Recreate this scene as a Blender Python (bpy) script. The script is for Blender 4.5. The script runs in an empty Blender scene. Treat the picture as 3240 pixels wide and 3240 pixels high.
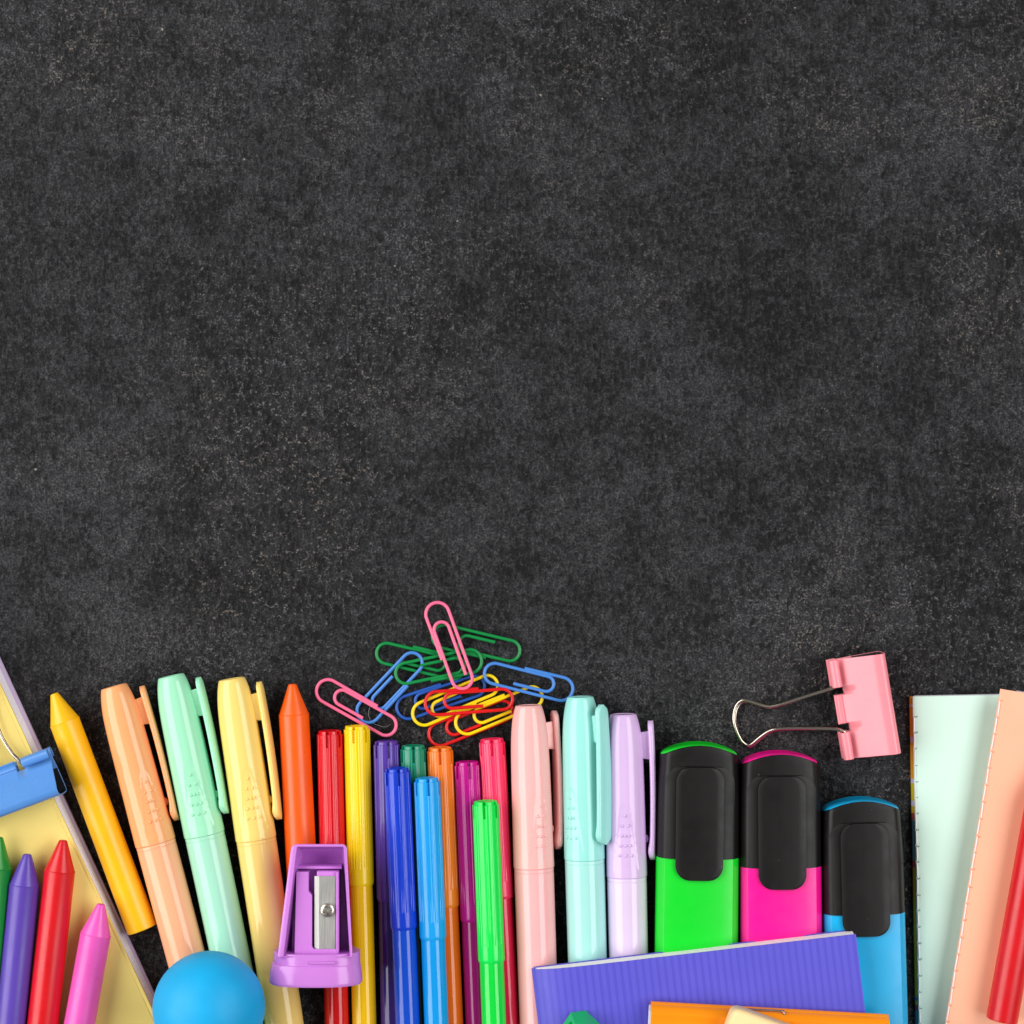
import bpy, bmesh, math, random
from mathutils import Vector, Matrix

random.seed(7)
PI = math.pi
U = 1e-4                 # one length unit in this script = 0.1 mm
CAMD = 7500.0            # camera height above the table, 0.75 m
scene = bpy.context.scene
COL = scene.collection

# ------------------------------------------------------------------ camera
cam_d = bpy.data.cameras.new('camera')
cam = bpy.data.objects.new('camera', cam_d)
COL.objects.link(cam)
cam.location = (0, 0, CAMD * U)
cam.rotation_euler = (0, 0, 0)
cam_d.sensor_width = 36.0
cam_d.lens = 36.0 * CAMD / 3240.0
cam_d.clip_start = 0.01
cam_d.clip_end = 20
scene.camera = cam

# ------------------------------------------------------------------ world: a dim grey studio
world = bpy.data.worlds.new('World')
scene.world = world
world.use_nodes = True
bg = world.node_tree.nodes['Background']
bg.inputs[0].default_value = (1.0, 0.99, 0.98, 1)
bg.inputs[1].default_value = 0.15

# ------------------------------------------------------------------ two softboxes
def softbox(name, loc, target, sx, sy, power, col):
    d = bpy.data.lights.new(name, 'AREA')
    d.shape = 'RECTANGLE'
    d.size, d.size_y = sx, sy
    d.energy = power
    d.color = col
    o = bpy.data.objects.new(name, d)
    COL.objects.link(o)
    o.location = loc
    dirv = Vector(target) - Vector(loc)
    zax = -dirv.normalized()
    yax = Vector((0, 1, 0))
    xax = yax.cross(zax).normalized()
    yax = zax.cross(xax).normalized()
    m = Matrix((xax, yax, zax)).transposed()
    o.rotation_euler = m.to_euler()
    o['kind'] = 'helper'
    return o

softbox('softbox_left', (-0.86, 0.12, 0.64), (0, 0.09, 0), 0.84, 1.34, 16.6, (1.0, 0.985, 0.965))
softbox('softbox_right', (0.72, 0.13, 0.84), (0, 0.10, 0), 0.58, 1.30, 11.2, (1.0, 0.99, 0.98))

vs = scene.view_settings
vs.view_transform = 'Standard'
vs.look = 'None'
vs.exposure = 0.0
vs.gamma = 1.0
vs.use_curve_mapping = False
scene.cycles.max_bounces = 8
scene.cycles.use_denoising = True

# ------------------------------------------------------------------ helpers
def P(px, py, z=0.0):
    """place at height z on the table whose spot shows at photograph position px, py"""
    k = 1.0 - z / CAMD
    return Vector(((px - 1620.0) * k, (1620.0 - py) * k, z))

def s2l(c):
    c = c / 255.0
    return c / 12.92 if c <= 0.04045 else ((c + 0.055) / 1.055) ** 2.4

def lin(rgb, k=0.88):
    return tuple(max(0.004, min(0.92, s2l(c) * k)) for c in rgb) + (1.0,)

MATS = {}

def nodes_of(name):
    m = bpy.data.materials.new(name)
    m.use_nodes = True
    nt = m.node_tree
    return m, nt, nt.nodes['Principled BSDF']

def N(nt, kind, **kw):
    n = nt.nodes.new(kind)
    for k, v in kw.items():
        if k.startswith('i_'):
            key = k[2:]
            n.inputs[int(key) if key.isdigit() else key.replace('_', ' ')].default_value = v
        else:
            setattr(n, k, v)
    return n

def plastic(name, rgb, rough=0.22, var=0.05, spec=0.5, bump=0.0, bscale=900, sss=0.0, dust=0.0, k=0.93):
    """moulded plastic / wax: even colour, uneven gloss, faint relief and dust"""
    if name in MATS:
        return MATS[name]
    m, nt, b = nodes_of(name)
    L = nt.links.new
    tc = N(nt, 'ShaderNodeTexCoord')
    base = lin(rgb, k)
    oi = N(nt, 'ShaderNodeObjectInfo')
    off = N(nt, 'ShaderNodeVectorMath', operation='ADD')
    L(tc.outputs['Object'], off.inputs[0]); L(oi.outputs['Random'], off.inputs[1])
    n1 = N(nt, 'ShaderNodeTexNoise', i_Scale=60.0, i_Detail=5.0, i_Roughness=0.6)
    L(off.outputs[0], n1.inputs['Vector'])
    mr = N(nt, 'ShaderNodeMapRange', i_1=0.3, i_2=0.7, i_3=1.0 - var, i_4=1.0 + var)
    L(n1.outputs['Fac'], mr.inputs[0])
    mul = N(nt, 'ShaderNodeMix', data_type='RGBA', blend_type='MULTIPLY')
    mul.inputs[0].default_value = 1.0
    mul.inputs[6].default_value = base
    comb = N(nt, 'ShaderNodeCombineColor')
    for i in range(3):
        L(mr.outputs[0], comb.inputs[i])
    L(comb.outputs[0], mul.inputs[7])
    col_out = mul.outputs[2]
    if dust > 0:
        v = N(nt, 'ShaderNodeTexVoronoi', i_Scale=420.0)
        L(off.outputs[0], v.inputs['Vector'])
        lt = N(nt, 'ShaderNodeMath', operation='LESS_THAN')
        lt.inputs[1].default_value = 0.05
        L(v.outputs['Distance'], lt.inputs[0])
        sep = N(nt, 'ShaderNodeSeparateColor')
        L(v.outputs['Color'], sep.inputs[0])
        gt = N(nt, 'ShaderNodeMath', operation='GREATER_THAN')
        gt.inputs[1].default_value = 0.86
        L(sep.outputs[0], gt.inputs[0])
        ml = N(nt, 'ShaderNodeMath', operation='MULTIPLY')
        L(lt.outputs[0], ml.inputs[0]); L(gt.outputs[0], ml.inputs[1])
        m2 = N(nt, 'ShaderNodeMath', operation='MULTIPLY')
        m2.inputs[1].default_value = dust
        L(ml.outputs[0], m2.inputs[0])
        mx = N(nt, 'ShaderNodeMix', data_type='RGBA')
        L(m2.outputs[0], mx.inputs[0]); L(col_out, mx.inputs[6])
        mx.inputs[7].default_value = (0.75, 0.73, 0.7, 1)
        col_out = mx.outputs[2]
    L(col_out, b.inputs['Base Color'])
    n2 = N(nt, 'ShaderNodeTexNoise', i_Scale=180.0, i_Detail=6.0, i_Roughness=0.65)
    L(off.outputs[0], n2.inputs['Vector'])
    r = N(nt, 'ShaderNodeMapRange', i_1=0.3, i_2=0.7, i_3=max(0.04, rough - 0.05), i_4=rough + 0.07)
    L(n2.outputs['Fac'], r.inputs[0]); L(r.outputs[0], b.inputs['Roughness'])
    b.inputs['Specular IOR Level'].default_value = spec
    if sss > 0:
        b.inputs['Subsurface Weight'].default_value = sss
        b.inputs['Subsurface Radius'].default_value = (1.0, 0.8, 0.7)
        b.inputs['Subsurface Scale'].default_value = 0.0015
    if bump > 0:
        n3 = N(nt, 'ShaderNodeTexNoise', i_Scale=float(bscale), i_Detail=4.0)
        L(tc.outputs['Object'], n3.inputs['Vector'])
        bp = N(nt, 'ShaderNodeBump', i_Strength=bump, i_Distance=0.0002)
        L(n3.outputs['Fac'], bp.inputs['Height']); L(bp.outputs[0], b.inputs['Normal'])
    MATS[name] = m
    return m

def wax(name, rgb):
    """crayon wax: satin, fine turned rings across the stick, specks"""
    if name in MATS:
        return MATS[name]
    m = plastic(name, rgb, rough=0.31, var=0.07, dust=0.4)
    nt = m.node_tree
    b = nt.nodes['Principled BSDF']
    L = nt.links.new
    tc = [n for n in nt.nodes if n.bl_idname == 'ShaderNodeTexCoord'][0]
    mp = N(nt, 'ShaderNodeMapping')
    mp.inputs['Scale'].default_value = (60, 2600, 60)
    L(tc.outputs['Object'], mp.inputs['Vector'])
    n = N(nt, 'ShaderNodeTexNoise', i_Scale=1.0, i_Detail=4.0, i_Roughness=0.7)
    L(mp.outputs[0], n.inputs['Vector'])
    bp = N(nt, 'ShaderNodeBump', i_Strength=0.10, i_Distance=0.0002)
    L(n.outputs['Fac'], bp.inputs['Height']); L(bp.outputs[0], b.inputs['Normal'])
    return m

def metal(name, rgb=(205, 203, 198), rough=0.22, brushed=False):
    if name in MATS:
        return MATS[name]
    m, nt, b = nodes_of(name)
    L = nt.links.new
    b.inputs['Base Color'].default_value = lin(rgb, 1.0)
    b.inputs['Metallic'].default_value = 1.0
    b.inputs['Roughness'].default_value = rough
    if brushed:
        tc = N(nt, 'ShaderNodeTexCoord')
        mp = N(nt, 'ShaderNodeMapping')
        mp.inputs['Scale'].default_value = (4000, 160, 300)
        L(tc.outputs['Object'], mp.inputs['Vector'])
        n = N(nt, 'ShaderNodeTexNoise', i_Scale=1.0, i_Detail=6.0, i_Roughness=0.7)
        L(mp.outputs[0], n.inputs['Vector'])
        r = N(nt, 'ShaderNodeMapRange', i_1=0.3, i_2=0.7, i_3=rough - 0.1, i_4=rough + 0.14)
        L(n.outputs['Fac'], r.inputs[0]); L(r.outputs[0], b.inputs['Roughness'])
        bp = N(nt, 'ShaderNodeBump', i_Strength=0.25, i_Distance=0.00005)
        L(n.outputs['Fac'], bp.inputs['Height']); L(bp.outputs[0], b.inputs['Normal'])
    MATS[name] = m
    return m

def paper(name, rgb, rough=0.55, bump=0.12):
    return plastic(name, rgb, rough=rough, var=0.025, spec=0.35, bump=bump, bscale=2500)

def striped(name, a, b_, pitch, axis=0, duty=0.45, rough=0.42):
    """card printed with narrow tone-on-tone stripes"""
    if name in MATS:
        return MATS[name]
    m = plastic(name, a, rough=rough, var=0.03, spec=0.4, dust=0.25)
    nt = m.node_tree
    b = nt.nodes['Principled BSDF']
    L = nt.links.new
    old = b.inputs['Base Color'].links[0].from_socket
    tc = [n for n in nt.nodes if n.bl_idname == 'ShaderNodeTexCoord'][0]
    sp = N(nt, 'ShaderNodeSeparateXYZ')
    L(tc.outputs['Object'], sp.inputs[0])
    d = N(nt, 'ShaderNodeMath', operation='MULTIPLY'); d.inputs[1].default_value = 1.0 / (pitch * U)
    L(sp.outputs[axis], d.inputs[0])
    pp = N(nt, 'ShaderNodeMath', operation='PINGPONG'); pp.inputs[1].default_value = 0.5
    L(d.outputs[0], pp.inputs[0])
    mr = N(nt, 'ShaderNodeMapRange', i_1=duty * 0.5 - 0.03, i_2=duty * 0.5 + 0.03, i_3=0.0, i_4=1.0)
    L(pp.outputs[0], mr.inputs[0])
    mx = N(nt, 'ShaderNodeMix', data_type='RGBA')
    L(mr.outputs[0], mx.inputs[0]); L(old, mx.inputs[7])
    mx.inputs[6].default_value = lin(b_)
    L(mx.outputs[2], b.inputs['Base Color'])
    return m

def banded(name, stops, span, axis=1):
    """printed cover edge: bands of colour along the edge"""
    if name in MATS:
        return MATS[name]
    m, nt, b = nodes_of(name)
    L = nt.links.new
    tc = N(nt, 'ShaderNodeTexCoord')
    sp = N(nt, 'ShaderNodeSeparateXYZ')
    L(tc.outputs['Object'], sp.inputs[0])
    mr = N(nt, 'ShaderNodeMapRange', i_1=0.0, i_2=-span * U, i_3=0.0, i_4=1.0)
    L(sp.outputs[axis], mr.inputs[0])
    cr = N(nt, 'ShaderNodeValToRGB')
    cr.color_ramp.interpolation = 'CONSTANT'
    els = cr.color_ramp.elements
    while len(els) < len(stops):
        els.new(0.5)
    for e, (p, c) in zip(els, stops):
        e.position = p
        e.color = lin(c)
    L(mr.outputs[0], cr.inputs[0])
    L(cr.outputs[0], b.inputs['Base Color'])
    b.inputs['Roughness'].default_value = 0.4
    MATS[name] = m
    return m

def table_material():
    m, nt, b = nodes_of('black_slate')
    L = nt.links.new
    tc = N(nt, 'ShaderNodeTexCoord')
    sh0 = N(nt, 'ShaderNodeMapping')
    sh0.inputs['Location'].default_value = (3.717, 1.293, 0.3713)
    L(tc.outputs['Object'], sh0.inputs['Vector'])
    co = sh0.outputs[0]
    def noise(scale, det, rough, dist=0.0, vec=None):
        n = N(nt, 'ShaderNodeTexNoise', i_Scale=float(scale), i_Detail=float(det), i_Roughness=rough, i_Distortion=dist)
        L(vec if vec is not None else co, n.inputs['Vector'])
        return n.outputs['Fac']
    def rng(s, a, b0, c, d):
        r = N(nt, 'ShaderNodeMapRange', i_1=a, i_2=b0, i_3=c, i_4=d)
        L(s, r.inputs[0])
        return r.outputs[0]
    def math_(op, a, b0):
        n = N(nt, 'ShaderNodeMath', operation=op)
        for i, v in enumerate((a, b0)):
            if isinstance(v, (int, float)):
                n.inputs[i].default_value = v
            else:
                L(v, n.inputs[i])
        return n.outputs[0]
    def mix(f, a, b0):
        n = N(nt, 'ShaderNodeMix', data_type='RGBA')
        L(f, n.inputs[0])
        for i, v in ((6, a), (7, b0)):
            if isinstance(v, tuple):
                n.inputs[i].default_value = v
            else:
                L(v, n.inputs[i])
        return n.outputs[2]
    big = noise(8, 4, 0.6)                   # broad worn areas
    mid = noise(42, 6, 0.62)                 # centimetre patches
    clump = noise(190, 7, 0.70)
    chip = noise(640, 4, 0.62)               # crisp chips about a millimetre wide
    fine = noise(1500, 3, 0.65)
    mp = N(nt, 'ShaderNodeMapping')
    mp.inputs['Rotation'].default_value = (0, 0, 1.0)
    mp.inputs['Scale'].default_value = (1.0, 0.42, 1.0)
    L(co, mp.inputs['Vector'])
    streak = noise(760, 4, 0.62, 0.0, mp.outputs[0])
    patch = math_('MULTIPLY', rng(mid, 0.36, 0.64, 0.42, 1.05), rng(big, 0.36, 0.64, 0.65, 1.15))
    # where patches are worn the chips open up
    bias = rng(patch, 0.3, 1.1, -0.038, 0.034)
    c1 = rng(math_('ADD', clump, bias), 0.47, 0.56, 0.0, 1.0)
    c2 = rng(math_('ADD', chip, bias), 0.48, 0.57, 0.0, 1.0)
    c3 = rng(math_('ADD', streak, bias), 0.48, 0.57, 0.0, 1.0)
    f = rng(fine, 0.38, 0.62, 0.30, 1.60)
    t = math_('ADD', math_('MULTIPLY', patch, 0.14), math_('ADD', math_('MULTIPLY', c1, 0.15), math_('ADD', math_('MULTIPLY', c2, 0.24), math_('MULTIPLY', c3, 0.20))))
    t = math_('MULTIPLY', t, f)
    base = mix(rng(t, 0.0, 1.0, 0.0, 1.0), (0.0016, 0.0016, 0.0022, 1), (0.078, 0.079, 0.086, 1))
    # pale worn chips, some warm
    fl = math_('MULTIPLY', rng(fine, 0.52, 0.60, 0.0, 1.0), rng(math_('ADD', chip, bias), 0.53, 0.60, 0.0, 1.0))
    fl = math_('MULTIPLY', fl, rng(noise(10, 6, 0.65), 0.46, 0.60, 0.10, 1.0))
    warm = rng(noise(24, 5, 0.6), 0.47, 0.56, 0.0, 1.0)
    flc = mix(warm, (0.17, 0.17, 0.175, 1), (0.25, 0.20, 0.16, 1))
    base = mix(fl, base, flc)
    # rare pale grit
    v = N(nt, 'ShaderNodeTexVoronoi', i_Scale=150.0)
    L(co, v.inputs['Vector'])
    sep = N(nt, 'ShaderNodeSeparateColor')
    L(v.outputs['Color'], sep.inputs[0])
    wob = math_('ADD', v.outputs['Distance'], rng(fine, 0.3, 0.7, -0.03, 0.03))
    gr = math_('MULTIPLY', math_('LESS_THAN', wob, math_('MULTIPLY', sep.outputs[1], 0.062)), math_('GREATER_THAN', sep.outputs[0], 0.82))
    grc = mix(sep.outputs[2], (0.20, 0.17, 0.14, 1), (0.38, 0.35, 0.32, 1))
    base = mix(gr, base, grc)
    L(base, b.inputs['Base Color'])
    L(rng(clump, 0.38, 0.62, 0.34, 0.62), b.inputs['Roughness'])
    b.inputs['Specular IOR Level'].default_value = 0.26
    h = math_('ADD', math_('MULTIPLY', clump, 0.9), math_('ADD', math_('MULTIPLY', chip, 0.6), math_('MULTIPLY', streak, 0.5)))
    bp = N(nt, 'ShaderNodeBump', i_Strength=1.0, i_Distance=0.0028)
    L(h, bp.inputs['Height']); L(bp.outputs[0], b.inputs['Normal'])
    return m

# ---- mesh building (vertices in 0.1 mm units)
def mesh_data(name, verts, faces, mat, smooth=True, sharp=35):
    me = bpy.data.meshes.new(name)
    me.from_pydata([tuple(Vector(v) * U) for v in verts], [], faces)
    bm = bmesh.new(); bm.from_mesh(me)
    bmesh.ops.recalc_face_normals(bm, faces=bm.faces)
    bm.to_mesh(me); bm.free()
    if smooth:
        me.polygons.foreach_set('use_smooth', [True] * len(me.polygons))
        me.set_sharp_from_angle(angle=math.radians(sharp))
    me.materials.append(mat)
    return me

def link(name, me, parent=None):
    o = bpy.data.objects.new(name, me)
    COL.objects.link(o)
    if parent is not None:
        o.parent = parent
    return o

def part(name, vf, mat, parent, smooth=True, sharp=35):
    return link(name, mesh_data(name, vf[0], vf[1], mat, smooth, sharp), parent)

def tag(o, label, cat, group=None, kind=None):
    o['label'] = label
    o['category'] = cat
    if group: o['group'] = group
    if kind: o['kind'] = kind
    return o

def thing(name, label, cat, group=None, mat4=None, loc=None):
    o = bpy.data.objects.new(name, None)
    o.empty_display_size = 0.005
    COL.objects.link(o)
    if mat4 is not None:
        o.matrix_world = mat4
    if loc is not None:
        o.location = Vector(loc) * U
    return tag(o, label, cat, group)

def frame(A, B, drop=0.0):
    """matrix with +Y from B to A (units), origin at A lowered by drop along its Z"""
    A, B = Vector(A), Vector(B)
    y = (A - B).normalized()
    x = y.cross(Vector((0, 0, 1))).normalized()
    z = x.cross(y).normalized()
    m = Matrix((x, y, z)).transposed().to_4x4()
    m.translation = (A - z * drop) * U
    return m

def loft(rings, cap0=True, cap1=True, closed=True):
    n = len(rings[0])
    verts = [v for r in rings for v in r]
    faces = []
    rng_ = n if closed else n - 1
    for i in range(len(rings) - 1):
        for j in range(rng_):
            k = (j + 1) % n
            faces.append((i * n + j, i * n + k, (i + 1) * n + k, (i + 1) * n + j))
    if cap0: faces.append(tuple(range(n)))
    if cap1: faces.append(tuple(range((len(rings) - 1) * n, len(rings) * n)))
    return verts, faces

def lathe(profile, n=48, zc=0.0, rfun=None, cap0=True, cap1=True):
    """profile of (distance below the top, radius) turned about local Y; angle 0 points up"""
    rings = []
    for d, r in profile:
        ring = []
        for j in range(n):
            a = 2 * PI * j / n
            rr = rfun(a, d, r) if rfun else r
            ring.append((rr * math.sin(a), -d, zc + rr * math.cos(a)))
        rings.append(ring)
    return loft(rings, cap0, cap1)

def prism(poly, z0, z1, bev=0.0):
    """polygon (x, y) pulled from z0 to z1, top edge bevelled by insetting"""
    cx = sum(p[0] for p in poly) / len(poly); cy = sum(p[1] for p in poly) / len(poly)
    rings = [[(x, y, z0) for x, y in poly]]
    if bev > 0:
        rings.append([(x, y, z1 - bev) for x, y in poly])
        ins = inset(poly, bev * 0.35)
        rings.append([(x, y, z1 - bev * 0.3) for x, y in ins])
        ins = inset(poly, bev)
        rings.append([(x, y, z1) for x, y in ins])
    else:
        rings.append([(x, y, z1) for x, y in poly])
    return loft(rings)

def inset(poly, d):
    n = len(poly)
    area = sum(poly[i][0] * poly[(i + 1) % n][1] - poly[(i + 1) % n][0] * poly[i][1] for i in range(n))
    s = 1 if area > 0 else -1
    out = []
    for i in range(n):
        p0, p1, p2 = Vector(poly[i - 1]), Vector(poly[i]), Vector(poly[(i + 1) % n])
        e1 = (p1 - p0); e2 = (p2 - p1)
        if e1.length < 1e-6: e1 = e2
        if e2.length < 1e-6: e2 = e1
        e1.normalize(); e2.normalize()
        n1 = Vector((-e1.y, e1.x)) * s; n2 = Vector((-e2.y, e2.x)) * s
        b = (n1 + n2)
        if b.length < 1e-6: b = n1
        b.normalize()
        c = max(0.35, b.dot(n1))
        q = p1 + b * (d / c)
        out.append((q.x, q.y))
    return out

def round_poly(pts, radii, seg=6):
    out = []
    n = len(pts)
    for i in range(n):
        p0, p1, p2 = Vector(pts[i - 1]), Vector(pts[i]), Vector(pts[(i + 1) % n])
        r = radii[i] if isinstance(radii, (list, tuple)) else radii
        if r <= 0:
            out.append((p1.x, p1.y)); continue
        a = (p0 - p1).normalized(); b = (p2 - p1).normalized()
        ang = a.angle(b)
        t = min(r / math.tan(ang / 2), (p0 - p1).length * 0.49, (p2 - p1).length * 0.49)
        s, e = p1 + a * t, p1 + b * t
        for k in range(seg + 1):
            f = k / seg
            q = s * (1 - f) ** 2 + p1 * 2 * f * (1 - f) + e * f * f
            out.append((q.x, q.y))
    return out

def tube(points, r, n=10, closed=False, cap=True):
    pts = [Vector(p) for p in points]
    rings = []
    m = len(pts)
    up = Vector((0, 0, 1))
    prev = None
    for i, p in enumerate(pts):
        if closed:
            t = (pts[(i + 1) % m] - pts[i - 1]).normalized()
        else:
            t = (pts[min(i + 1, m - 1)] - pts[max(i - 1, 0)]).normalized()
        s = t.cross(up)
        if s.length < 1e-4:
            s = prev if prev is not None else Vector((1, 0, 0))
        s.normalize(); prev = s
        w = s.cross(t).normalized()
        rings.append([p + s * r * math.cos(2 * PI * j / n) + w * r * math.sin(2 * PI * j / n) for j in range(n)])
    if closed:
        rings.append(rings[0])
        return loft(rings, False, False)
    return loft(rings, cap, cap)

def catmull(pts, seg=8, closed=False):
    pts = [Vector(p) for p in pts]
    n = len(pts)
    out = []
    for i in range(n if closed else n - 1):
        p0 = pts[(i - 1) % n] if closed or i > 0 else pts[0] * 2 - pts[1]
        p1, p2 = pts[i], pts[(i + 1) % n]
        p3 = pts[(i + 2) % n] if closed or i + 2 < n else pts[-1] * 2 - pts[-2]
        for k in range(seg):
            t = k / seg
            out.append(0.5 * ((2 * p1) + (p2 - p0) * t + (2 * p0 - 5 * p1 + 4 * p2 - p3) * t * t + (3 * p1 - p0 - 3 * p2 + p3) * t ** 3))
    if not closed:
        out.append(pts[-1])
    return out

def merge(*vfs):
    V, F = [], []
    for v, f in vfs:
        k = len(V)
        V += list(v); F += [tuple(i + k for i in ff) for ff in f]
    return V, F

def boolean_cut(o, cutters):
    """cut closed meshes out of o and keep the result as its mesh (worked at unit scale, then scaled back)"""
    big = o.data.copy()
    big.transform(Matrix.Scale(1.0 / U, 4))
    t = bpy.data.objects.new('cut_target', big); COL.objects.link(t)
    tmp = []
    for vf in cutters:
        me = mesh_data('cutter', vf[0], vf[1], o.data.materials[0], False)
        me.transform(Matrix.Scale(1.0 / U, 4))
        c = bpy.data.objects.new('cutter', me); COL.objects.link(c)
        tmp.append(c)
        md = t.modifiers.new('cut', 'BOOLEAN'); md.object = c; md.operation = 'DIFFERENCE'; md.solver = 'EXACT'
    bpy.context.view_layer.update()
    dg = bpy.context.evaluated_depsgraph_get()
    me = bpy.data.meshes.new_from_object(t.evaluated_get(dg))
    me.transform(Matrix.Scale(U, 4))
    o.data = me
    me.polygons.foreach_set('use_smooth', [True] * len(me.polygons))
    me.set_sharp_from_angle(angle=math.radians(30))
    for c in tmp + [t]:
        d = c.data
        bpy.data.objects.remove(c); bpy.data.meshes.remove(d)

# ------------------------------------------------------------------ the table top
me = mesh_data('table_top', [(-9000, -9000, 0), (9000, -9000, 0), (9000, 9000, 0), (-9000, 9000, 0)], [(0, 1, 2, 3)], table_material(), False)
table = link('table_top', me)
table['kind'] = 'structure'
table['label'] = 'black rough slate table top under everything'

# ------------------------------------------------------------------ notebooks on the table
def slab(poly, z0, z1, bev=1.5):
    return prism(poly, z0, z1, bev)

# yellow notepad, its long edge runs down to the right
NP_TOP = 70.0
e1, e2 = P(0, 2164, NP_TOP), P(480, 3190, NP_TOP)
ed = (e2 - e1).normalized()
en = Vector((ed.y, -ed.x, 0))          # points away from the pad's inside?
if en.x < 0: en = -en
o0 = e1 - ed * 420
ylen = 2100.0; ywid = 1480.0
m4 = Matrix((Vector((en.x, en.y, 0)), Vector((-ed.x, -ed.y, 0)), Vector((0, 0, 1)))).transposed().to_4x4()
m4.translation = Vector((o0.x, o0.y, 0)) * U
pad = thing('notepad', 'yellow notepad with lavender back cover under the crayons in the corner', 'notepad', mat4=m4)
# local: x to the outer edge (0 = edge of the yellow cover), y up the edge (0 = top, negative down)
part('front_cover', merge(
    slab([(-ywid, 0), (-12, 0), (-12, -ylen), (-ywid, -ylen)], 60, 70),
    slab([(-8, 0), (0, 0), (0, -ylen), (-8, -ylen)], 60, 69.4),
    slab([(-13, 0), (-7, 0), (-7, -ylen), (-13, -ylen)], 59, 68)), paper('yellow_card', (255, 228, 132), 0.42, 0.04), pad)
pg = [slab([(-ywid, -3), (9 - 2.2 * i + random.uniform(-1, 1), -3), (6 - 1.5 * i + random.uniform(-1, 1), -ylen + 3), (-ywid, -ylen + 3)], 14 + i * 9.2, 14 + i * 9.2 + 8.6, 0.8) for i in range(5)]
part('page_block', merge(*pg), paper('pad_pages', (246, 240, 246)), pad)
part('back_cover', slab([(-ywid, 6), (23, 6), (10, -ylen), (-ywid, -ylen)], 1, 14), paper('lavender_card', (206, 186, 218)), pad)

# purple-edged sewn booklets on the right
def booklet(name, label, tl, bl, z, w, L, cover_mat, under_mat, thick, under_in, zbase, thread_mat, hole_shade_mat, first, n_stitch, pitch):
    A, B = P(tl[0], tl[1], z), P(bl[0], bl[1], z)
    m = frame(A, B)
    t = m.translation.copy(); t.z = 0; m.translation = t
    o = thing(name, label, 'notebook', 'sewn notebooks', mat4=m)
    # cover sheet, its left edge slightly rolled over the fold
    rows = []
    xs = [0, 2, 6, 14, 30, 60, 120, w * 0.5, w]
    def ztop(x):
        return z - 5.0 * math.exp(-x / 7.0) - 2.0 * math.exp(-x / 45.0)
    ring_t = [(x, ztop(x)) for x in xs]
    poly = ring_t + [(x, zz - 5) for x, zz in reversed(ring_t)]
    vf = loft([[(x, 0, zz) for x, zz in poly], [(x, -L, zz) for x, zz in poly]])
    part('cover', vf, cover_mat, o, sharp=40)
    part('page_block', slab([(under_in + 4, 1), (w - 6, 1), (w - 6, -L + 4), (under_in + 4, -L + 4)], zbase + 5, z - 8, 0.5), paper('booklet_pages', (228, 226, 236)), o)
    part('printed_back_cover', slab([(under_in - 9, -2), (w, -7), (w, -L), (under_in - 9, -L)], zbase + 0.5, zbase + max(5, thick), 1), under_mat, o)
    # running stitch along the fold; dark ticks paint the shade of needle holes
    sme = mesh_data('stitch', *tube([(0, -y, 1.5 * math.sin(PI * y / (pitch - 8))) for y in [k * (pitch - 8) / 6 for k in range(7)]], 2.1, 6), thread_mat)
    hme = mesh_data('hole_shade_tick', *tube([(0, 0, 0), (3.2, -1.6, 1.0), (6.4, -0.6, 1.6), (7.5, 2.5, 1.2)], 1.5, 6), hole_shade_mat)
    for i in range(n_stitch):
        y = -(first + i * pitch)
        s = link('stitch', sme, o); s.location = Vector((3.2 + random.uniform(-0.6, 0.6), y - 4, ztop(3) + 1.4)) * U
        s.rotation_euler = (0, 0, random.uniform(-0.03, 0.03))
        h = link('hole_shade_tick', hme, o); h.location = Vector((4.0, y - 1, ztop(5) + 0.3)) * U
        h.rotation_euler = (0, 0, random.uniform(-0.5, 0.5)); h.scale = (random.uniform(.8, 1.2),) * 3
    return o, m

edge_mat = banded('printed_edge', [(0.0, (240, 165, 20)), (0.02, (235, 215, 215)), (0.028, (240, 165, 20)), (0.115, (225, 205, 225)), (0.13, (245, 165, 25)), (0.235, (215, 205, 240)),
                                   (0.25, (225, 200, 30)), (0.30, (220, 210, 240)), (0.315, (235, 195, 20)), (0.335, (205, 80, 70)), (0.352, (85, 160, 180)), (0.47, (185, 70, 80)),
                                   (0.49, (200, 180, 40)), (0.72, (190, 170, 30)), (0.86, (60, 120, 170)), (0.875, (210, 190, 30)), (0.885, (170, 60, 80)), (0.90, (40, 140, 160)),
                                   (1.0, (60, 130, 160))], 1100)
thread = paper('white_thread', (250, 240, 242))
hole_shade_m = paper('needle_hole_shadow', (158, 164, 162))
hole_shade_p = paper('hole_shade_peach', (228, 150, 126))  # darker peach tint standing for shade inside the holes
mint_nb, mm = booklet('sewn_notebook', 'mint green notebook with white stitched fold lying under the peach one', (2889, 2204), (2908, 3240), 38, 1050, 1480,
                      paper('mint_card', (216, 246, 231), 0.45, 0.05), edge_mat, 14, 3, 0, thread, hole_shade_m, 62, 27, 51.0)
peach_nb, pm = booklet('sewn_notebook', 'peach notebook with white stitched fold lying across the mint notebook', (3167, 2180), (2992, 3240), 112, 1050, 1480,
                       paper('peach_card', (255, 186, 152), 0.45, 0.05), paper('peach_back', (250, 190, 150)), 14, 60, 40, thread, hole_shade_p, 34, 27, 53.5)

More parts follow.
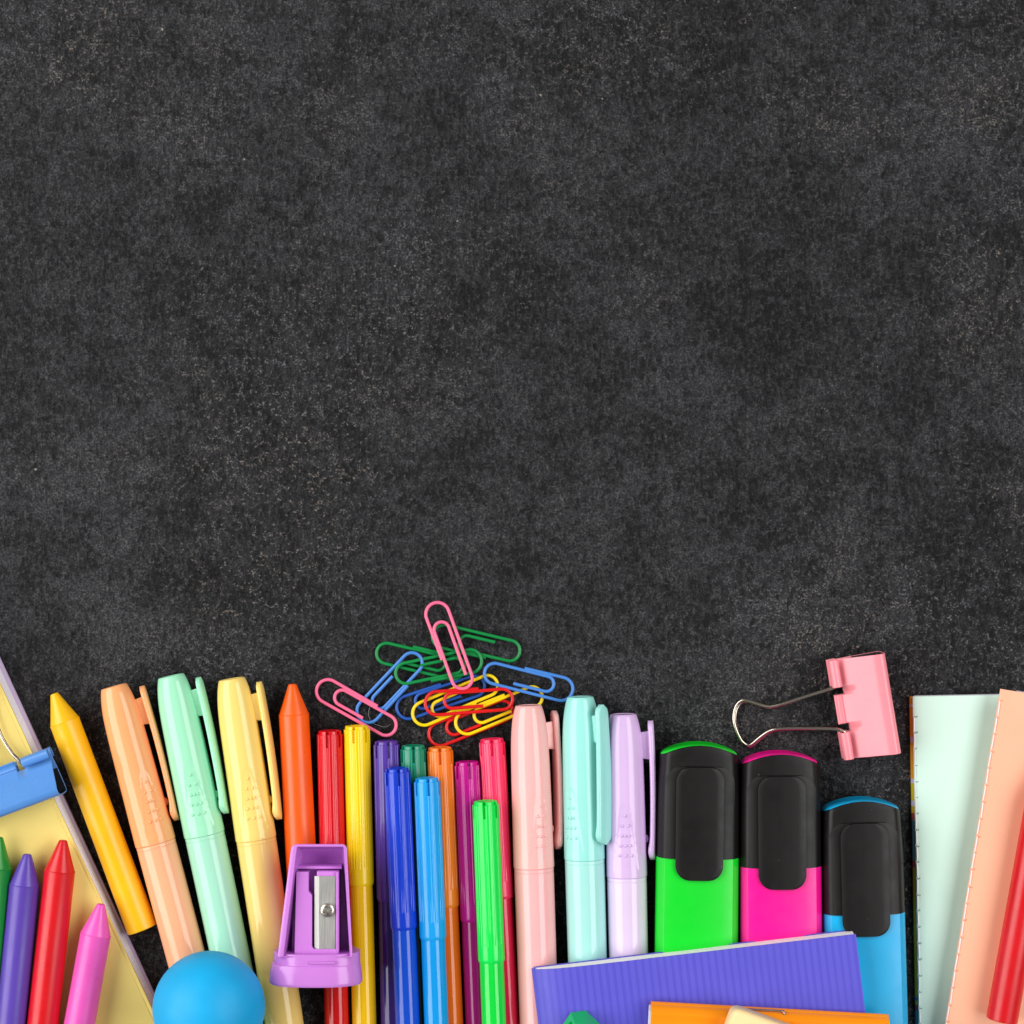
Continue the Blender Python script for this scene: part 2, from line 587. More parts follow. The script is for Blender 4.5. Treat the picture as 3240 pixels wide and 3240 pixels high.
# ------------------------------------------------------------------ wax crayons
def crayon(label, tip, low, z_rest, rgb, mname, length=800, r=48.0, ztip=None, group='wax crayons'):
    zc = r
    m = frame(P(tip[0], tip[1], z_rest + zc), P(low[0], low[1], z_rest + zc), zc)
    o = thing('crayon', label, 'crayon', group, mat4=m)
    mt = wax(mname, rgb)
    part('tip', lathe([(0, 0.5), (0, 9), (1.2, 11.8), (4, 13.6), (30, 22.8), (60, 33.6), (92, 45.6), (94.5, 46.4)], 48, zc), mt, o, sharp=30)
    part('shaft', lathe([(94, 40), (94.3, r - 1.2), (95.5, r + 0.3), (97.5, r - 0.1), (100, r - 0.6), (300, r - 0.2), (length - 6, r + 0.6), (length - 2, r), (length, r - 2.5), (length, 3)], 56, zc,
                        rfun=lambda a, d, rr: rr + (0.25 * math.sin(3 * a + d * 0.01) if d > 100 else 0)), mt, o, sharp=30)
    return o

# on the table
gold = crayon('golden yellow crayon lying on the slate beside the notepad', (171, 2194), (451, 2942), 0, (254, 192, 0), 'wax_gold', length=792)
crayon('orange crayon standing point up between the yellow pen and red marker', (925, 2164), (949, 2640), 0, (255, 96, 6), 'wax_orange', length=800)
# on the notepad
crayon('green crayon at the picture edge on the yellow notepad', (-3, 2648), (-54, 3240), NP_TOP, (4, 138, 40), 'wax_green')
crayon('violet crayon on the yellow notepad between green and red crayons', (87, 2702), (34, 3240), NP_TOP, (92, 66, 172), 'wax_violet')
crayon('red crayon with its point up on the yellow notepad', (200, 2658), (135, 3240), NP_TOP, (216, 2, 26), 'wax_red')
crayon('pink crayon on the yellow notepad, shortest in view of its row', (320, 2860), (251, 3240), NP_TOP, (236, 92, 188), 'wax_pink')
# on the peach notebook: flat end towards us, point beyond the picture
endp, up_ = P(3170, 3229, 112 + 48), P(3170 + 100, 3229 - 560, 112 + 48)
d_ = (up_ - endp).normalized()
m = frame(endp + d_ * 800, endp, 48)
rc = thing('crayon', 'large red crayon with flat end down lying on the peach notebook', 'crayon', 'wax crayons', mat4=m)
for src in [c for c in bpy.data.objects if c.parent is not None and c.parent.get('label', '').startswith('red crayon')]:
    c = src.copy(); COL.objects.link(c); c.parent = rc
    c.matrix_parent_inverse.identity()

# ------------------------------------------------------------------ pastel highlighter pens
CAP_PROF = [(2, 20), (2, 33), (0.4, 35), (0, 37), (0.5, 39.5), (3, 41.5), (10, 44), (20, 46.8), (32, 49.6), (46, 52.2), (62, 54.6), (80, 56.6), (100, 58.2), (130, 59.6), (170, 60.6), (215, 61.3), (255, 61.8)]
CAP_END = 508
R_PEN = 64.5
ARCH_TOP, ARCH_BOT = 278.0, 486.0

def cap_r(d):
    return 61.8 + (d - 255) * (64.3 - 61.8) / (CAP_END - 255)

def arch_half(d):
    """half opening angle of the thumb recess at distance d"""
    if d < ARCH_TOP or d > ARCH_BOT: return 0.0
    f = (d - ARCH_TOP) / (ARCH_BOT - ARCH_TOP)
    return 0.24 + 0.46 * f if f > 0.06 else 0.24 * math.sqrt(f / 0.06)

def sst(x):
    x = max(0.0, min(1.0, x)); return x * x * (3 - 2 * x)

def make_pen_mesh(mat_cap, mat_body):
    prof = list(CAP_PROF)
    d = 262
    while d < CAP_END - 4:
        prof.append((d, cap_r(d))); d += 5
    prof += [(CAP_END - 3, 64.3), (CAP_END - 1, 64.0), (CAP_END, 62.6), (CAP_END, 50)]
    def rf(a, d, r):
        if d < 262 or d > CAP_END - 6: return r
        aa = abs((a + PI) % (2 * PI) - PI)
        h = arch_half(d)
        e = sst((h - aa) / 0.055) if h > 0 else 0
        e *= sst((d - ARCH_TOP) / 8.0) * sst((ARCH_BOT - d) / 8.0)
        ridge = math.exp(-((aa - h) / 0.035) ** 2) * 0.25 if h > 0.03 else 0
        return r - 1.4 * e + ridge
    cap = lathe(prof, 112, R_PEN, rf)
    body = lathe([(CAP_END - 20, 55), (CAP_END + 0.5, 60.6), (CAP_END + 2, 62.4), (CAP_END + 11, 62.6), (CAP_END + 12, 61.3), (CAP_END + 13.5, 61.3), (CAP_END + 14.5, 62.6), (CAP_END + 60, 62.4),
                  (1000, 61.0), (1260, 59.5), (1320, 58), (1345, 53), (1352, 46), (1353, 30), (1353, 4)], 80, R_PEN)
    # clip: a bowed bar beside the cap, angle 0 = straight up, rotated as a whole
    rings = []
    n_s = 34
    L = 436.0
    for i in range(n_s + 1):
        f = i / n_s
        d = 22 + L * f
        bow = 84.0 + 5.0 * math.sin(PI * min(1, f * 1.05)) - 2.0 * f
        endf = 1.0
        if f < 0.07: endf = math.sqrt(max(0.0, 1 - ((0.07 - f) / 0.07) ** 2)) * 0.82 + 0.18
        if f > 0.93: endf = math.sqrt(max(0.0, 1 - ((f - 0.93) / 0.07) ** 2)) * 0.88 + 0.12
        hw = (27.0 + 5.0 * sst(f * 1.6)) * endf
        ht = 9.2 * (0.8 + 0.2 * endf)
        foot = 5.0 * math.exp(-((f - 0.93) / 0.05) ** 2)
        ring = []
        for k in range(20):
            a = 2 * PI * k / 20
            c, s = math.cos(a), math.sin(a)
            x = hw * math.copysign(abs(c) ** 0.5, c)
            zz = ht * math.copysign(abs(s) ** 0.6, s)
            zz += 1.5 * (1 - (x / max(hw, 1)) ** 2) if zz > 0 else -foot
            ring.append((x, -d, R_PEN + bow + zz))
        rings.append(ring)
    clip = loft(rings)
    br = []
    for d in (58, 64, 100, 132, 139):
        tw = 11 if 60 < d < 135 else 8.5
        lo = 50; hi = 82
        br.append([(-tw, -d, R_PEN + lo), (tw, -d, R_PEN + lo), (tw * 0.85, -d - (4 if d > 100 else -4), R_PEN + hi), (-tw * 0.85, -d - (4 if d > 100 else -4), R_PEN + hi)])
    bridge = loft(br)
    nub = []
    for i in range(7):
        t = -1 + 2 * i / 6
        rr = 11 * math.sqrt(max(0.02, 1 - t * t))
        nub.append([(6.5 * math.cos(2 * PI * k / 12) * rr / 11, -392 + 14 * t, R_PEN + 62 + 9 * math.sin(2 * PI * k / 12) * rr / 11) for k in range(12)])
    nubm = loft(nub)
    dot = []
    for i in range(4):
        ph = i / 3 * PI / 2
        dot.append([(5.3 * math.cos(ph) * math.cos(2 * PI * k / 12), 5.3 * math.cos(ph) * math.sin(2 * PI * k / 12), 4.6 * math.sin(ph)) for k in range(12)] if i < 3 else
                   [(0.3 * math.cos(2 * PI * k / 12), 0.3 * math.sin(2 * PI * k / 12), 4.6) for k in range(12)])
    dotm = loft(dot)
    return cap, body, clip, bridge, nubm, dotm

PEN_MESH = None
def pastel_pen(label, top, low, rgb, body_rgb, key, clip_deg, arch_deg):
    """clip_deg: where the clip sits round the pen, arch_deg: where the dotted thumb recess faces (0 up, 90 towards picture right)"""
    global PEN_MESH
    mt = plastic('pen_' + key, rgb, rough=0.11, var=0.02, dust=0.15)
    mb = plastic('pen_body_' + key, body_rgb, rough=0.10, var=0.02, dust=0.1)
    if PEN_MESH is None:
        PEN_MESH = make_pen_mesh(mt, mb)
    cap, body, clip, bridge, nub, dot = PEN_MESH
    m = frame(P(top[0], top[1], R_PEN), P(low[0], low[1], R_PEN), R_PEN)
    o = thing('highlighter_pen', label, 'highlighter', 'slim pastel highlighters', mat4=m)
    def turn(deg):
        a = math.radians(deg)
        return Matrix.Translation((0, 0, R_PEN * U)) @ Matrix.Rotation(a, 4, 'Y') @ Matrix.Translation((0, 0, -R_PEN * U))
    c = part('cap', cap, mt, o, sharp=28); c.matrix_local = turn(arch_deg)
    part('barrel', body, mb, o, sharp=25)
    k = part('clip', merge(clip, bridge), mt, c, sharp=45); k.matrix_local = turn(clip_deg - arch_deg)
    q = part('catch', nub, mt, c); q.matrix_local = turn(clip_deg - arch_deg)
    dme = mesh_data('grip_dot', dot[0], dot[1], mt)
    for row, cnt in enumerate((1, 2, 3, 3, 3)):
        d = 312 + row * 31
        h = min(0.36, 0.13 * (row + 0.55) if row < 2 else 0.19 + 0.055 * (row - 2))
        for j in range(cnt):
            a = 0 if cnt == 1 else (-h + 2 * h * j / (cnt - 1)) * (0.8 if cnt == 2 else 1)
            g = link('grip_dot', dme, c)
            rr = cap_r(d) - 1.5
            g.matrix_local = turn(math.degrees(a)) @ Matrix.Translation(Vector((0, -d, R_PEN + rr)) * U)
    return o

pastel_pen('peach slim highlighter beside the golden crayon', (360, 2171), (491, 2661), (254, 174, 116), (254, 180, 136), 'peach', 93, 28)
pastel_pen('pale mint green slim highlighter with clip towards the yellow one', (541, 2138), (646, 2634), (164, 236, 196), (168, 230, 200), 'mint', 84, 4)
pastel_pen('pale yellow slim highlighter beside the orange crayon', (733, 2147), (810, 2652), (254, 219, 122), (250, 214, 122), 'yellow', 84, 10)
pastel_pen('pale pink slim highlighter with darkened clip beside rose marker', (1672, 2231), (1689, 2740), (254, 186, 182), (254, 184, 184), 'pink', 108, 26)
pastel_pen('aqua slim highlighter with its clip turned up facing the viewer', (1836, 2204), (1850, 2716), (160, 234, 224), (172, 234, 226), 'aqua', 48, -42)
pastel_pen('lilac slim highlighter next to the chunky green highlighter', (1972, 2259), (1983, 2767), (220, 188, 233), (226, 204, 236), 'lilac', 86, -4)

# ------------------------------------------------------------------ felt-tip markers with fluted caps
R_FELT = 41.5
def felt_meshes():
    n = 168
    rngl = random.Random(3)
    amp = [rngl.uniform(0.5, 1.7) for _ in range(28)]
    def notch(a, w):
        x = (a / (PI / 3)) % 1.0
        x = min(x, 1 - x) * 60
        return x < w
    def rf(a, d, r):
        if d <= 12.01 and r < 38.2:                      # lobes of the plug
            if notch(a, 8.5): return min(r, 24.0)
            return r
        if d <= 52.5 and r > 40:
            if notch(a, 5.5): return 32.5
        if 11.5 < d < 446 and r > 40:
            j = int(a / (2 * PI) * 28) % 28
            ph = (a / (2 * PI) * 28) % 1.0
            g = 1.0 if 0.30 < ph < 0.72 else 0.0
            return r - amp[j] * g
        return r
    prof = [(2.5, 1.0), (2.5, 12), (2.5, 20), (0, 25), (0.2, 31), (1.2, 34.8), (3, 36.4), (12, 37.0), (12, 40.4), (13, 41.2), (52, 41.3), (53, 41.3), (200, 41.5), (360, 41.6), (444, 41.6), (447, 41.8), (492, 41.9), (497, 41.2), (502, 39.2), (503, 34)]
    cap = lathe(prof, n, R_FELT, rf)
    barrel = lathe([(480, 34), (498, 37.6), (560, 38.0), (1000, 38.2), (1338, 38.2), (1342, 37.2), (1343, 34)], 64, R_FELT)
    plug = lathe([(1335, 30), (1343, 34.5), (1372, 33.6), (1384, 30), (1388, 24), (1389, 6)], 48, R_FELT)
    return cap, barrel, plug
FELT = felt_meshes()
def felt_pen(label, top, low, z_top, z_low, rgb, key, body_rgb=None):
    mt = plastic('felt_' + key, rgb, rough=0.20, var=0.03, dust=0.2)
    mb = plastic('felt_body_' + key, body_rgb or rgb, rough=0.09, var=0.02, dust=0.12)
    m = frame(P(top[0], top[1], z_top), P(low[0], low[1], z_low), R_FELT)
    o = thing('felt_tip_marker', label, 'marker', 'felt tip markers with fluted caps', mat4=m)
    c = part('cap', FELT[0], mt, o, sharp=22)
    c.matrix_local = Matrix.Translation((0, 0, R_FELT * U)) @ Matrix.Rotation(math.radians(random.uniform(-13, 13)), 4, 'Y') @ Matrix.Translation((0, 0, -R_FELT * U))
    part('barrel', FELT[1], mb, o, sharp=30)
    part('end_plug', FELT[2], mt, o, sharp=30)
    # spin each pen a little so that the notches differ
    return o

zL = R_FELT
zU = R_FELT + 71.0
felt_pen('red felt tip marker running under the purple pencil sharpener', (1043.5, 2310), (1066, 3240), zL, zL, (218, 8, 30), 'red', (206, 2, 18))
felt_pen('yellow felt tip marker beside the purple pencil sharpener', (1128.5, 2295), (1153, 3240), zL, zL, (255, 216, 6), 'yellow', (252, 200, 6))
felt_pen('violet felt tip marker partly under the dark blue one', (1222, 2343), (1243, 3240), zL, zL, (88, 58, 162), 'violet', (62, 32, 124))
felt_pen('dark teal green felt tip marker mostly hidden under the blue pair', (1306.5, 2357), (1328, 3240), zL, zL, (0, 142, 108), 'teal', (0, 92, 74))
felt_pen('orange felt tip marker partly under the sky blue one', (1391.5, 2363), (1428, 3240), zL, zL, (250, 128, 32), 'orange', (236, 104, 14))
felt_pen('magenta purple felt tip marker under the bright green one', (1477, 2408), (1511, 3240), zL, zL, (196, 4, 142), 'magenta', (168, 12, 116))
felt_pen('rose pink felt tip marker next to the pale pink highlighter', (1556.5, 2336), (1607, 3240), zL, zL, (250, 48, 100), 'rose', (226, 26, 72))
felt_pen('dark blue felt tip marker lying on top of violet and teal ones', (1256, 2429), (1290, 3240), zU, zU, (12, 62, 206), 'blue', (8, 76, 200))
felt_pen('sky blue felt tip marker lying on top of teal and orange ones', (1350, 2460), (1381, 3240), zU, zU, (22, 164, 240), 'sky', (0, 156, 234))
felt_pen('bright green felt tip marker lying on magenta and rose ones', (1536, 2533), (1563, 3240), zU, zU, (6, 232, 84), 'lime', (6, 218, 66))

# ------------------------------------------------------------------ chunky highlighters
HZ = 76.0
SECT = [(0, 75), (35, 74.2), (70, 71.8), (94, 68.6), (105, 66.0), (112, 60), (122, 45), (127.5, 26), (129, 0)]
def crown(x):
    x = abs(x)
    for (x0, z0), (x1, z1) in zip(SECT[:-1], SECT[1:]):
        if x <= x1:
            return z0 + (z1 - z0) * (x - x0) / (x1 - x0)
    return 0
def hl_ring(y, ws, ts, arc=0.0):
    pts = []
    half = [(x * ws, z * ts) for x, z in SECT]
    up = [(-x, z) for x, z in reversed(half)] + half[1:]
    dn = [(x, -z) for x, z in reversed(half)][1:] + [(-x, -z) for x, z in half][1:-1]
    for x, z in up + dn:
        pts.append((x, y - arc * (x / 122.0) ** 2, HZ + z))
    return pts
def plate(ys, hwf, lift, drop, nx=12, ws=1.0):
    rings = []
    for y, bev in ys:
        hw = hwf(y)
        top = []
        for k in range(nx + 1):
            x = -hw + 2 * hw * k / nx
            e = min(1.0, (hw - abs(x)) / 6.0) if hw > 0 else 0
            zz = crown(x / ws) + lift - bev - (1 - math.sqrt(max(0, 1 - (1 - e) ** 2))) * 3.0
            top.append((x, y, HZ + zz))
        bot = [(x, y, HZ + crown(x / ws) - drop) for x, _, _ in reversed(top)]
        rings.append(top + bot)
    return loft(rings)
def hl_half(y, y0, y1, hw, r0, r1):
    if y > y0 - r0:
        t = (r0 - (y0 - y)) / r0
        return hw - r0 + r0 * math.sqrt(max(0.0, 1 - t * t))
    if y < y1 + r1:
        t = (r1 - (y - y1)) / r1
        return hw - r1 + r1 * math.sqrt(max(0.0, 1 - t * t))
    return hw
def ysamp(y0, y1, r0, r1):
    ys = []
    for k in range(13):
        ys.append((y0 - r0 * (1 - math.cos(PI / 2 * k / 12)) - 0.05, max(0, 2.6 - k * 1.3)))
    for k in range(1, 6):
        ys.append((y0 - r0 + (y1 + r1 - y0 + r0) * k / 6, 0))
    for k in range(13):
        ys.append((y1 + r1 * (1 - math.sin(PI / 2 * k / 12)) + 0.05, max(0, 2.6 - (12 - k) * 1.3)))
    return ys
def chunky(label, apex, low, rgb, key):
    mb = plastic('chunky_' + key, rgb, rough=0.34, var=0.03, spec=0.45)
    mk = plastic('black_satin', (18, 16, 16), rough=0.42, var=0.12, spec=0.28, bump=0.10, bscale=3500, dust=0.25)
    m = frame(P(apex[0], apex[1], HZ), P(low[0], low[1], HZ), HZ)
    o = thing('chunky_highlighter', label, 'highlighter', 'chunky flat highlighters', mat4=m)
    part('end_insert', loft([hl_ring(-0.2, 0.80, 0.55, 30), hl_ring(-0.5, 0.88, 0.72, 31), hl_ring(-3, 0.925, 0.83, 32), hl_ring(-10, 0.938, 0.86, 32), hl_ring(-40, 0.94, 0.88, 30)]), mb, o, sharp=50)
    cap = loft([hl_ring(-6, 0.86, 0.80, 33), hl_ring(-3.0, 0.935, 0.93, 34), hl_ring(-4.5, 0.945, 0.965, 34), hl_ring(-11, 0.952, 0.985, 33), hl_ring(-26, 0.954, 0.995, 30),
                hl_ring(-60, 0.965, 1.0, 22), hl_ring(-120, 0.985, 1.005, 6), hl_ring(-200, 1.0, 1.01, 0), hl_ring(-350, 1.006, 1.012, 0), hl_ring(-355, 1.004, 1.01, 0), hl_ring(-356, 0.98, 0.98, 0)])
    c = part('cap', cap, mk, o, sharp=32)
    y0, y1 = -69.0, -355.5
    part('cap_panel', plate([p for p in ysamp(-67.5, y1, 55, 2)], lambda y: hl_half(y, -67.5, y1 - 40, 108, 55, 2), 3.6, 6), mk, c, sharp=40)
    part('pocket_clip', plate(ysamp(-69, -421, 46, 46), lambda y: hl_half(y, -69, -421, 74, 46, 46), 13.0, 2), mk, c, sharp=40)
    body = loft([hl_ring(-330, 0.95, 0.93), hl_ring(-352, 1.0, 0.985), hl_ring(-362, 1.006, 0.995), hl_ring(-600, 1.01, 1.0), hl_ring(-980, 1.01, 1.0), hl_ring(-1010, 0.99, 0.98), hl_ring(-1022, 0.94, 0.9), hl_ring(-1025, 0.85, 0.7)])
    part('barrel', body, mb, o, sharp=26)
    return o
chunky('chunky green highlighter with black cap beside the lilac pen', (2211, 2349), (2204, 2900), (4, 218, 44), 'green')
chunky('chunky hot pink highlighter with black cap between green and blue ones', (2464, 2377), (2468, 2900), (255, 4, 150), 'pink')
chunky('chunky sky blue highlighter with black cap, lowest of the three', (2720, 2524), (2735, 3100), (4, 172, 228), 'blue')

# ------------------------------------------------------------------ binder clips
def binder_clip(label, jaw_a, jaw_b, zrest, rgb, key, handle_px, depth=176.0, zj=56.0):
    """jaw_a, jaw_b: photograph ends of the rolled jaw; the body runs to the other side"""
    a, b = P(jaw_a[0], jaw_a[1], zrest + zj), P(jaw_b[0], jaw_b[1], zrest + zj)
    ux = (b - a).normalized()
    length = (b - a).length
    vy = Vector((-ux.y, ux.x, 0))          # from jaw to spine
    m = Matrix((ux, vy, Vector((0, 0, 1)))).transposed().to_4x4()
    mid = (a + b) / 2
    m.translation = Vector((mid.x, mid.y, zrest)) * U
    o = thing('binder_clip', label, 'binder clip', 'binder clips', mat4=m)
    half = length / 2
    mt = plastic('clip_paint_' + key, rgb, rough=0.24, var=0.03, dust=0.3)
    # sheet profile (v, z): lower curl, lower plate, spine, upper plate, upper curl
    def arc(cx, cz, r, a0, a1, k):
        return [(cx + r * math.cos(math.radians(a0 + (a1 - a0) * i / k)), cz + r * math.sin(math.radians(a0 + (a1 - a0) * i / k))) for i in range(k + 1)]
    rc = 15.0
    zs = 138.0
    top_line = [(depth - 20, zs - 2), (depth * 0.72, zs - 20), (depth * 0.45, 92), (34, 62), (22, 56)]
    plates = [(22, 36), (34, 33), (depth * 0.45, 20), (depth - 18, 5)] + [(depth - 7, 6), (depth - 1, 12), (depth + 1, 24), (depth + 2, zs * 0.5), (depth, zs - 22), (depth - 3, zs - 11), (depth - 9, zs - 4.5)] + top_line
    up_curl = arc(13, 57 + rc, rc, -55, -330, 14)
    lo_curl = arc(13, 35 - rc, rc, 55, 330, 14)
    lo_curl.reverse()
    prof = lo_curl + plates + up_curl
    i_pl0 = len(lo_curl); i_pl1 = len(lo_curl) + len(plates) - 1
    # curls exist only in three stretches along the jaw, with notches between
    f1, f2, f3, f4 = -half + 86, -half + 112, half - 112, half - 86
    us = sorted(set([-half, -half + 2, f1 - 8, f1 - 3, f1, (f1 + f2) / 2, f2, f2 + 4, f2 + 10, 0, f3 - 10, f3 - 4, f3, (f3 + f4) / 2, f4, f4 + 3, f4 + 8, half - 2, half]))
    V = [(u, v, z) for u in us for v, z in prof]
    npf = len(prof)
    F = []
    for iu in range(len(us) - 1):
        uc = (us[iu] + us[iu + 1]) / 2
        notch = f1 < uc < f2 or f3 < uc < f4
        middle = f2 <= uc <= f3
        for j in range(npf - 1):
            if j + 1 > i_pl1 or j < i_pl0:
                if notch: continue
                if middle:
                    kk = j - i_pl1 if j >= i_pl1 else i_pl0 - j
                    if kk > 5: continue
            if notch and (j >= i_pl1 - 1 or j < i_pl0 + 1): continue
            F.append((iu * npf + j, iu * npf + j + 1, (iu + 1) * npf + j + 1, (iu + 1) * npf + j))
    body = part('body', (V, F), mt, o, sharp=50)
    sd = body.modifiers.new('sheet', 'SOLIDIFY'); sd.thickness = 4.0 * U; sd.offset = 0
    ins = []
    for i, (v, z) in enumerate(plates):
        v0, z0 = plates[max(0, i - 1)]; v1, z1 = plates[min(len(plates) - 1, i + 1)]
        tv, tz = v1 - v0, z1 - z0
        ln = math.hypot(tv, tz)
        ins.append((v - tz / ln * 3.2, z + tv / ln * 3.2))
    ins = ins[2:-2]
    k_ = len(ins)
    part('inner_face', ([(u, v, z) for u in (-half + 1, half - 1) for v, z in ins], [(j, j + 1, k_ + j + 1, k_ + j) for j in range(k_ - 1)]),
         plastic('clip_inner_steel', (26, 28, 34), rough=0.4, var=0.3, dust=0.2), o, sharp=50)
    # two wire handles
    mw = metal('nickel_wire', (196, 186, 172), 0.25)
    inv = m.inverted()
    def wire(zcurl, zend, shift):
        pts = []
        n = len(handle_px)
        for i, (x, y) in enumerate(handle_px):
            e = min(i, n - 1 - i) / ((n - 1) / 2)
            z = zrest + zcurl + (zend - zcurl) * sst(e * 1.25)
            w = P(x, y, z) + shift * e
            pts.append((inv @ (w * U)) / U)
        path = catmull(pts, 7)
        # the ends turn into the curls
        first, last = path[0].copy(), path[-1].copy()
        s0 = 1 if first.x < last.x else -1
        lead = [Vector((first.x - s0 * 46, 13, zcurl)), Vector((first.x - s0 * 20, 13, zcurl)), Vector((first.x - s0 * 6, 11.5, zcurl))]
        tail = [Vector((last.x + s0 * 6, 11.5, zcurl)), Vector((last.x + s0 * 20, 13, zcurl)), Vector((last.x + s0 * 46, 13, zcurl))]
        return tube(lead + path + tail, 5.6, 14)
    part('handle', wire(57 + rc, 30, Vector((0, 0, 0))), mw, o, sharp=70)
    part('handle', wire(35 - rc, 8.0, Vector((4, -5, 0))), mw, o, sharp=70)
    return o

def to_px(c, off, sc):
    return [(off[0] + x / sc, off[1] + y / sc) for x, y in c]
pk = to_px([(1118, 480), (1050, 505), (800, 585), (600, 650), (480, 672), (380, 650), (250, 612), (190, 625), (145, 690), (130, 790), (150, 890), (200, 1000), (255, 1050), (300, 1048), (390, 975), (480, 915), (580, 893), (800, 888), (1020, 890), (1150, 898), (1222, 922)], (2280, 2020), 3.116)
binder_clip('pink binder clip with steel handles lying above the highlighters', (2621, 2090), (2672, 2403), 0, (252, 148, 160), 'pink', pk, depth=168.0)
# blue: its jaw rises to the right, spine below; handle runs up and out of the picture
jb = (152, 2370); jd = Vector((-0.937, 0.350))
ja = (jb[0] + jd.x * 316, jb[1] + jd.y * 316)
ax = Vector((-0.35, -0.937))
def blue_pt(u, v):   # u along the jaw from the right end, v out beyond the jaw
    return (jb[0] + jd.x * u + ax.x * v, jb[1] + jd.y * u + ax.y * v)
bh = [blue_pt(u, v) for u, v in [(102, 6), (112, 30), (124, 90), (122, 150), (116, 190), (106, 225), (97, 258), (99, 290), (122, 310), (158, 318), (206, 310), (228, 290), (230, 258), (214, 225), (200, 190), (194, 150), (192, 90), (204, 30), (214, 6)]]
binder_clip('blue binder clip resting across the yellow notepad edge', jb, ja, NP_TOP + 1, (88, 146, 218), 'blue', bh, depth=143.0)

# ------------------------------------------------------------------ paper clips
def zoomed(x, y):
    return (960 + x / 2.1467, 1860 + y / 2.1467)
def paper_clip(label, T, B, flip, zT, zB, rgb, key, W=74.0, cut1=0.60, cut4=0.72, inner=0.22):
    T, B = zoomed(*T), zoomed(*B)
    A, C = P(T[0], T[1], zT), P(B[0], B[1], zB)
    m = frame(A, C)
    tr = m.translation.copy()
    o = None
    L = (A - C).length
    r1 = W / 2
    rb = W * 0.44
    ri = W * 0.325
    pts = []
    x1 = -r1
    for k in range(5):
        pts.append((x1 + 2.0 * (1 - k / 4), -(cut1 * L) + (cut1 * L - r1) * k / 4, 1.5 * (1 - k / 4)))
    for k in range(1, 16):
        a = PI - PI * k / 16
        pts.append((r1 * math.cos(a), -r1 + r1 * math.sin(a), 0))
    for k in range(5):
        pts.append((r1, -r1 - (L - r1 - rb) * k / 4, 0))
    cx = r1 - rb
    for k in range(1, 16):
        a = -PI * k / 16
        pts.append((cx + rb * math.cos(a), -(L - rb) + rb * math.sin(a), 0))
    x3 = r1 - 2 * rb
    yi = -(inner * L) - ri
    for k in range(5):
        pts.append((x3, -(L - rb) + (L - rb + yi) * k / 4, 1.0 * k / 4))
    for k in range(1, 14):
        a = PI - PI * k / 14
        pts.append((x3 + ri + ri * math.cos(a), yi + ri * math.sin(a), 1.0))
    for k in range(5):
        pts.append((x3 + 2 * ri, yi - (cut4 * L + yi) * k / 4, 1.0 + 2 * k / 4))
    if flip < 0:
        pts = [(-x, y, z) for x, y, z in pts]
    mt = plastic('vinyl_' + key, rgb, rough=0.30, var=0.03)
    path = [Vector(p) for p in pts]
    o = part('paper_clip', tube(path, 5.3, 12), mt, None, sharp=50)
    o.matrix_world = m
    tag(o, label, 'paper clip', 'scattered coloured paper clips')
    return o

GRN, BLU, DBL, PNK, RED, YEL = (6, 136, 66), (72, 134, 214), (38, 88, 178), (250, 112, 152), (218, 22, 26), (250, 214, 10)
paper_clip('green paper clip at the left of the heap, blue one across its end', (1092, 560), (501, 420), 1, 5.5, 6, GRN, 'green', cut1=0.62)
paper_clip('green paper clip reaching out towards the right from under the pink one', (878, 312), (1467, 452), 1, 17, 6, GRN, 'green', cut1=0.64, cut4=0.7, inner=0.31)
paper_clip('dark blue paper clip under the yellow and red ones', (637, 836), (1224, 636), -1, 5.5, 5.5, DBL, 'dark_blue', cut1=0.55)
paper_clip('red paper clip lowest in the heap, just above the orange marker', (857, 1022), (1412, 800), -1, 5.5, 6.5, RED, 'red', cut1=0.5, cut4=0.6)
paper_clip('green paper clip in the middle of the heap under the upright pink one', (1209, 482), (630, 604), -1, 20, 18.5, GRN, 'green', cut1=0.62, cut4=0.70)
paper_clip('light blue paper clip slanting upwards between pink and green ones', (388, 893), (792, 466), 1, 6.5, 21, BLU, 'blue', cut1=0.66, cut4=0.62)
paper_clip('yellow paper clip under the top red one, its loop nearest the markers', (748, 884), (1318, 646), 1, 15, 18.5, YEL, 'yellow', cut1=0.7, cut4=0.7)
paper_clip('yellow paper clip tucked under the pale pink highlighter', (1040, 944), (1614, 706), -1, 17, 12, YEL, 'yellow', cut1=0.62, cut4=0.62)
paper_clip('red paper clip lying on top of the yellow clips', (828, 790), (1420, 742), -1, 29, 30, RED, 'red', cut1=0.62, cut4=0.66)
paper_clip('pink paper clip at the left end above the red marker', (98, 664), (626, 958), -1, 9, 24, PNK, 'pink', cut1=0.70, cut4=0.62)
paper_clip('light blue paper clip at the right end above the aqua pen', (1828, 706), (1234, 556), 1, 22, 28, BLU, 'blue', cut1=0.58, cut4=0.66)
paper_clip('pink paper clip standing tallest at the top of the heap', (884, 104), (1092, 684), 1, 26, 38, PNK, 'pink', cut1=0.62, cut4=0.86)

